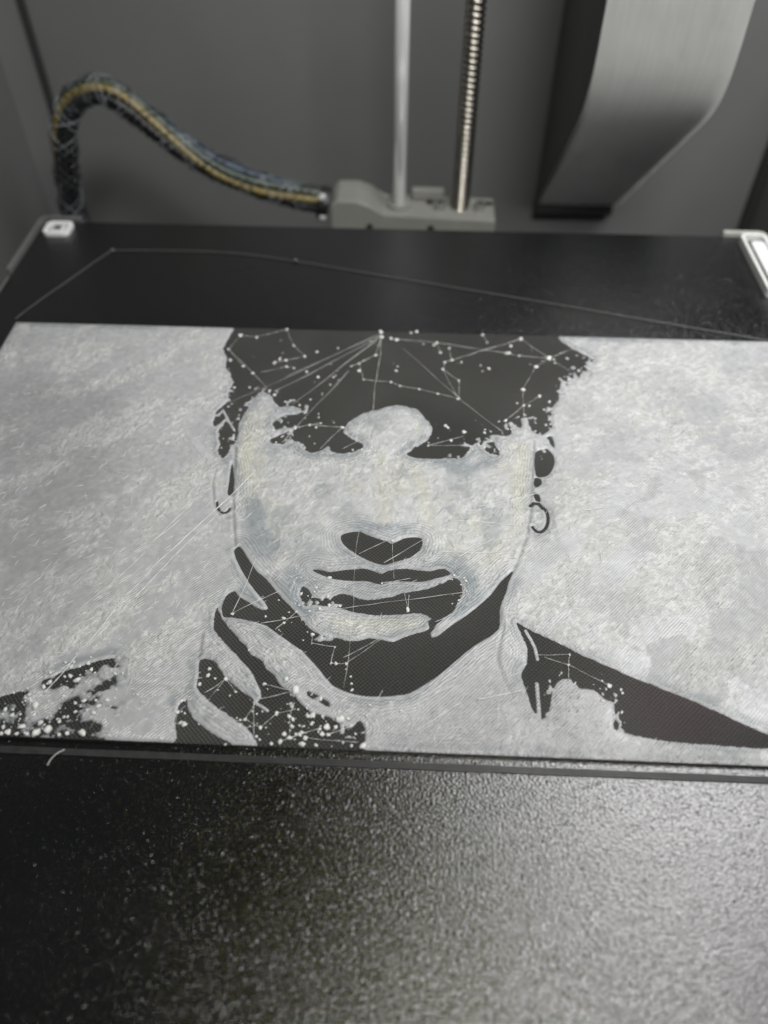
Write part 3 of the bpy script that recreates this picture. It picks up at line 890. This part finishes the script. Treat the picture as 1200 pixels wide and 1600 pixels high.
# ---- strings and blobs left by the nozzle
strings = [
    [(376, 524), (401, 527), (448, 515), (459, 540), (476, 557), (447, 563), (429, 567)], [(376, 524), (357, 546), (380, 572)],
    [(357, 546), (395, 583), (421, 611)], [(595, 522), (359, 630)], [(595, 525), (429, 612)], [(594, 523), (445, 590)], [(590, 530), (458, 632)], [(545, 580), (440, 692)],
    [(595, 527), (590, 580), (583, 640)], [(596, 529), (587, 555), (561, 568), (549, 572)], [(561, 568), (568, 593), (611, 597), (625, 603), (655, 608), (684, 615), (715, 623)],
    [(484, 664), (535, 668)], [(461, 670), (484, 664), (501, 661)], [(535, 668), (500, 702)], [(408, 582), (448, 573), (459, 575)], [(535, 702), (580, 680)],
    [(619, 531), (682, 536), (793, 553), (811, 556), (858, 560)], [(682, 536), (688, 551)], [(702, 544), (706, 563), (814, 530), (858, 560), (895, 545)],
    [(706, 563), (695, 566), (692, 577), (717, 595), (716, 623), (785, 676)], [(692, 577), (714, 620)], [(858, 560), (838, 573), (817, 609), (818, 634)],
    [(818, 634), (790, 657)], [(818, 634), (843, 619)], [(669, 696), (727, 697)], [(669, 696), (725, 682)], [(630, 545), (712, 618)], [(754, 523), (761, 535)],
    [(858, 560), (890, 580)], [(818, 634), (818, 655)], [(363, 959), (400, 875)], [(363, 959), (435, 926)], [(408, 975), (480, 962)], [(430, 984), (463, 957)],
    [(488, 992), (487, 1005), (523, 1011), (517, 1036), (525, 1037), (541, 1037)], [(541, 1037), (600, 997)], [(536, 1028), (592, 998)],
    [(561, 830), (553, 930), (537, 1075)], [(561, 866), (612, 843)], [(613, 848), (616, 905)], [(597, 911), (641, 904)], [(637, 953), (632, 928)], [(637, 953), (639, 930)],
    [(496, 957), (580, 945), (733, 927)], [(680, 972), (715, 955)], [(353, 1061), (320, 1083)], [(353, 1061), (328, 1090)], [(353, 1061), (368, 1081)],
    [(400, 1097), (383, 1124), (407, 1137), (432, 1115), (462, 1108)], [(403, 1094), (462, 1080)], [(413, 1069), (455, 1080)], [(452, 1153), (452, 1119), (460, 1098)],
    [(437, 1159), (468, 1148), (499, 1139)], [(513, 1148), (550, 1135)], [(277, 1113), (290, 1103)], [(277, 1113), (273, 1140)], [(477, 1153), (560, 1160)], [(397, 1097), (397, 1155)],
    [(835, 1024), (890, 1023), (888, 1039), (952, 1072)], [(850, 1027), (888, 1039)], [(888, 1039), (888, 1065)], [(923, 1175), (952, 1135)],
    [(400, 737), (247, 880), (192, 940), (117, 1031), (70, 1085)], [(395, 755), (265, 880), (207, 940), (120, 1030)], [(683, 864), (785, 865)], [(715, 873), (770, 845)],
    [(700, 815), (810, 823)], [(745, 795), (850, 770)], [(600, 1130), (740, 1050)], [(745, 1095), (815, 1080)], [(140, 1140), (165, 1095)], [(196, 1087), (208, 1062)], [(320, 770), (240, 850)],
    [(345, 700), (262, 752)], [(330, 760), (222, 838)], [(300, 800), (190, 880)], [(235, 860), (120, 960)], [(310, 640), (230, 690)], [(200, 575), (232, 612)], [(298, 690), (327, 728)],
    [(1000, 905), (1090, 850)], [(905, 800), (945, 795)], [(1030, 770), (1065, 768)], [(1125, 750), (1165, 765)], [(600, 880), (690, 830)], [(455, 845), (520, 800)], [(640, 1150), (720, 1100)]]
blobs = [(376, 524, 1.2), (401, 527, .9), (448, 515, 1.2), (357, 546, 1.1), (360, 563, 1), (380, 572, .9), (395, 583, 1), (459, 540, .9), (476, 557, 1.1), (429, 567, 1.2), (437, 561, 1), (447, 563, .9),
         (448, 573, .9), (459, 575, .7), (479, 581, 1), (495, 550, 1), (497, 589, .8), (521, 589, .7), (516, 601, .6), (528, 544, .8), (595, 519, 1.5), (596, 527, 1.5), (587, 555, .9), (579, 533, .6),
         (561, 568, .8), (549, 572, .8), (569, 563, .7), (561, 579, .9), (568, 593, .8), (611, 597, .9), (625, 603, .7), (619, 579, 1), (611, 529, 1.1), (620, 531, 1.3), (421, 611, 1), (429, 617, .9),
         (484, 664, 1), (461, 670, .9), (535, 668, 1.1), (501, 661, .6), (498, 652, .6), (551, 703, .8), (565, 703, .7), (485, 624, .7), (468, 633, .8), (390, 605, .6),
         (651, 518, 1), (642, 520, .9), (682, 536, 1.2), (678, 539, .8), (688, 551, .9), (702, 544, .7), (706, 563, 1.1), (695, 566, .9), (692, 577, 1), (717, 595, .9), (716, 623, 1), (655, 608, .7), (684, 615, .7),
         (754, 523, .9), (761, 535, .7), (814, 530, 1.4), (798, 541, 1.2), (793, 553, 1.7), (811, 556, .8), (858, 560, 1.6), (838, 573, 1.2), (817, 609, 1.2), (808, 630, .8), (818, 634, 1), (827, 634, .7), (843, 619, 1),
         (790, 657, 1), (793, 670, .8), (751, 571, .8), (764, 576, .9), (754, 580, .7), (725, 675, 1.2), (696, 665, 1), (705, 688, 1), (669, 696, .8), (727, 697, .9), (757, 676, .8), (700, 668, .8), (858, 628, 1), (850, 640, .8),
         (363, 959, .9), (415, 963, .6), (444, 973, .6), (531, 947, .9), (488, 992, 1), (487, 1005, .5), (523, 1011, .5), (517, 1036, .6), (525, 1037, .9), (541, 1037, .8), (548, 1057, .5), (549, 1068, .5), (389, 1016, .8),
         (637, 953, 1.1), (597, 911, .6), (613, 846, .8), (353, 1061, 1), (327, 1045, .8), (325, 1055, 1), (312, 1069, .9), (336, 1060, .6), (368, 1081, .7), (413, 1069, .8), (447, 1063, 1.5), (462, 1080, 2.0),
         (432, 1115, 1), (407, 1137, .8), (383, 1124, .8), (452, 1119, .8), (456, 1135, 1), (488, 1118, 1.2), (531, 1125, 1.9), (511, 1136, 1.2), (503, 1147, 1), (513, 1148, 1), (499, 1139, .8), (468, 1148, 1), (477, 1153, 1),
         (473, 1163, .9), (444, 1147, 1), (437, 1159, 1), (452, 1153, 1.1), (424, 1162, .8), (277, 1113, 1), (288, 1132, 1.1), (352, 1163, .7), (524, 1136, 1), (544, 1124, .9), (567, 1166, 1.7), (890, 1023, .6), (888, 1039, .7),
         (952, 1072, 1.4), (56, 1104, 1.9), (56, 1145, 1.7), (75, 1140, 1.7), (35, 1136, 1.2), (12, 1144, 1.1), (5, 1136, 1), (128, 1145, 1.6), (78, 1066, 1.1), (69, 1074, 1.1), (110, 1056, 1.1), (120, 1063, 1.2), (143, 1046, 1), (26, 1146, .9),
         (43, 1147, 1), (92, 1148, 1), (105, 1146, .9), (20, 1118, .9), (8, 1108, 1), (132, 1095, 1), (150, 1094, .8), (100, 1120, .8), (118, 1112, .8), (5, 1117, .7), (2, 1146, .8), (63, 1130, 1)]


def height_at(p):
    i = min(nx - 1, max(0, int(round((p[0] - X0) / STEP)))); j = min(ny - 1, max(0, int(round((p[1] - Y0) / STEP))))
    return ZB + max(0.0, float(h[j, i]))


for k, s_ in enumerate(strings):
    bm = bmesh.new()
    pts3 = []
    for a, b in zip(s_, s_[1:]):
        A, B = T(a), T(b); nn = 10
        bow = random.gauss(0, 0.012); ph_ = random.uniform(0, 6)
        za, zb = height_at(A) + 0.30, height_at(B) + 0.30
        for q_ in range(nn + 1):
            if q_ == 0 and pts3: continue
            t = q_ / nn
            z = za * (1 - t) + zb * t
            wv_ = bow * math.sin(math.pi * t) + 0.004 * math.sin(9 * t + ph_)
            pt = (A[0] * (1 - t) + B[0] * t - (B[1] - A[1]) * wv_, A[1] * (1 - t) + B[1] * t + (B[0] - A[0]) * wv_)
            pts3.append((pt[0], pt[1], max(z - 0.12 * math.sin(math.pi * t), height_at(pt) + 0.05)))
    rad = random.uniform(0.03, 0.06) * (1.7 if k in (62, 63) else 1)
    add_tube(bm, pts3, [rad * random.uniform(0.55, 1.9) for _ in pts3], 5)
    onw = white[min(ny - 1, max(0, int((T(s_[0])[1] - Y0) / STEP))), min(nx - 1, max(0, int((T(s_[0])[0] - X0) / STEP)))] > 0.5 and k > 60
    bm_obj('filament_string', bm, M['wisp' if onw else 'string'], prt, True)

blob_meshes = []
for v in range(6):
    bm = bmesh.new(); bmesh.ops.create_icosphere(bm, subdivisions=2, radius=1.0)
    for vt in bm.verts:
        nn = mnoise.noise(vt.co * 1.3 + Vector((v * 7.1, 0, 0)))
        vt.co *= 1 + 0.55 * nn + 0.25 * mnoise.noise(vt.co * 3.1 + Vector((v * 3.3, 5, 0)))
    me = bpy.data.meshes.new('filament_blob'); bm.to_mesh(me); bm.free()
    me.polygons.foreach_set('use_smooth', [True] * len(me.polygons)); me.materials.append(M['blob']); blob_meshes.append(me)


def blob_at(x, y, s_, i):
    p = T((x, y)); r = 0.46 * s_
    o = bpy.data.objects.new('filament_blob', blob_meshes[i % 6]); C.objects.link(o); o.parent = prt
    o.matrix_parent_inverse = Matrix.Translation(-prt.location)
    o.location = Vector((p[0], p[1], height_at(p) + r * 0.3)) * S
    o.scale = Vector((r * random.uniform(.8, 1.25), r * random.uniform(.8, 1.25), r * random.uniform(.45, .8))) * S
    o.rotation_euler = (random.uniform(-.4, .4), random.uniform(-.4, .4), random.uniform(0, 6))


for i, (x, y, s_) in enumerate(blobs): blob_at(x, y, s_, i)

# fine crumbs scattered round the ragged rims: uncountable
bm = bmesh.new()
spots = [((20, 1110), 70, 28, 110), ((110, 1090), 60, 40, 90), ((470, 940), 26, 26, 45), ((400, 1120), 80, 40, 50), ((500, 1130), 50, 22, 60), ((455, 655), 45, 25, 30), ((760, 690), 45, 22, 40), ((880, 600), 22, 34, 26),
         ((350, 640), 14, 45, 26), ((715, 930), 12, 22, 18), ((950, 1090), 16, 26, 16), ((285, 1125), 20, 20, 14), ((640, 560), 210, 30, 26)]
for (cx_, cy2), sx_, sy_, nn in spots:
    for _ in range(nn):
        p = T((random.gauss(cx_, sx_), random.gauss(cy2, sy_)))
        if not (X0 + .5 < p[0] < X1 - .5 and Y0 + .5 < p[1] < Y1 - .5): continue
        r = min(0.42, 0.13 * math.exp(random.gauss(0.25, 0.5)))
        mt = Matrix.Translation(Vector((p[0], p[1], height_at(p) + r * .35)) * S) @ Matrix.Rotation(random.uniform(0, 6), 4, 'Z') @ Matrix.Diagonal((r * random.uniform(.7, 1.9) * S, r * S, r * .7 * S, 1))
        bmesh.ops.create_icosphere(bm, subdivisions=1, radius=1.0, matrix=mt)
tag(bm_obj('fine_crumbs', bm, M['blob'], prt, True), kind='stuff')

# short pale threads added as glints on the white skin: uncountable
bm = bmesh.new()
cnt_w = 0
while cnt_w < 1100:
    x = random.uniform(-5, 1205); y = random.uniform(560, 1165)
    if random.random() > (y - 480) / 700: continue
    p = T((x, y)); i = int((p[0] - X0) / STEP); j = int((p[1] - Y0) / STEP)
    if not (0 <= i < nx and 0 <= j < ny) or white[j, i] < 0.6: continue
    a = random.gauss(0.75, 0.5); L = random.uniform(0.6, 2.6)
    e = (p[0] + math.cos(a) * L, p[1] + math.sin(a) * L); mid = ((p[0] + e[0]) / 2 + random.uniform(-.2, .2), (p[1] + e[1]) / 2 + random.uniform(-.2, .2))
    add_tube(bm, [(*p, height_at(p) + 0.02), (*mid, height_at(mid) + 0.06), (*e, height_at(e) + 0.03)], random.uniform(0.03, 0.06), 4)
    cnt_w += 1
tag(bm_obj('glint_wisps', bm, M['wisp'], prt, True), kind='stuff')

# ------------------------------------------------------------------ loose filament on the plate
A = px_on_z(-60, 1171 - 3, 0.1); B = px_on_z(1260, 1222, 0.1)
yb = (A[1] + B[1]) / 2
bm = bmesh.new()
for k in range(3):
    yy = yb + (k - 1) * 0.46
    add_tube(bm, [(x, yy + 0.03 * math.sin(x * 0.3 + k), 0.14) for x in np.linspace(-118, 122, 120)], 0.26, 6)
o = bm_obj('skirt_line', bm, M['strand_dark'], None, True)
tag(o, 'thin dark skirt line laid straight along the front of the portrait print', 'skirt line')

line = smooth_path([px_on_z(x, y, 0.3) for x, y in ((24, 498), (60, 471), (120, 429), (160, 401), (176, 392), (200, 391), (290, 392), (372, 396), (462, 408), (600, 431), (800, 464), (1000, 498), (1230, 537))], 6)
bm = bmesh.new(); add_tube(bm, line, 0.15, 8)
for i in (4 * 6, 8 * 6):
    p = line[i]; add_tube(bm, [p + np.array([-.7, 0, .1]), p + np.array([0, 0, .35]), p + np.array([.7, 0, .1])], [.25, .75, .25], 8)
o = bm_obj('loose_filament_strand', bm, M['strand_grey'], None, True)
tag(o, 'long bent grey filament strand lying on the plate behind the print', 'filament strand')

bm = bmesh.new()
add_tube(bm, smooth_path([px_on_z(x, y, z) for x, y, z in ((74, 1196, .15), (79, 1187, .5), (88, 1178, .9), (101, 1171, .9))], 5), 0.11, 6)
o = bm_obj('filament_scrap', bm, M['string'], None, True)
tag(o, 'tiny curled filament scrap on the plate in front of the left shoulder', 'filament scrap')
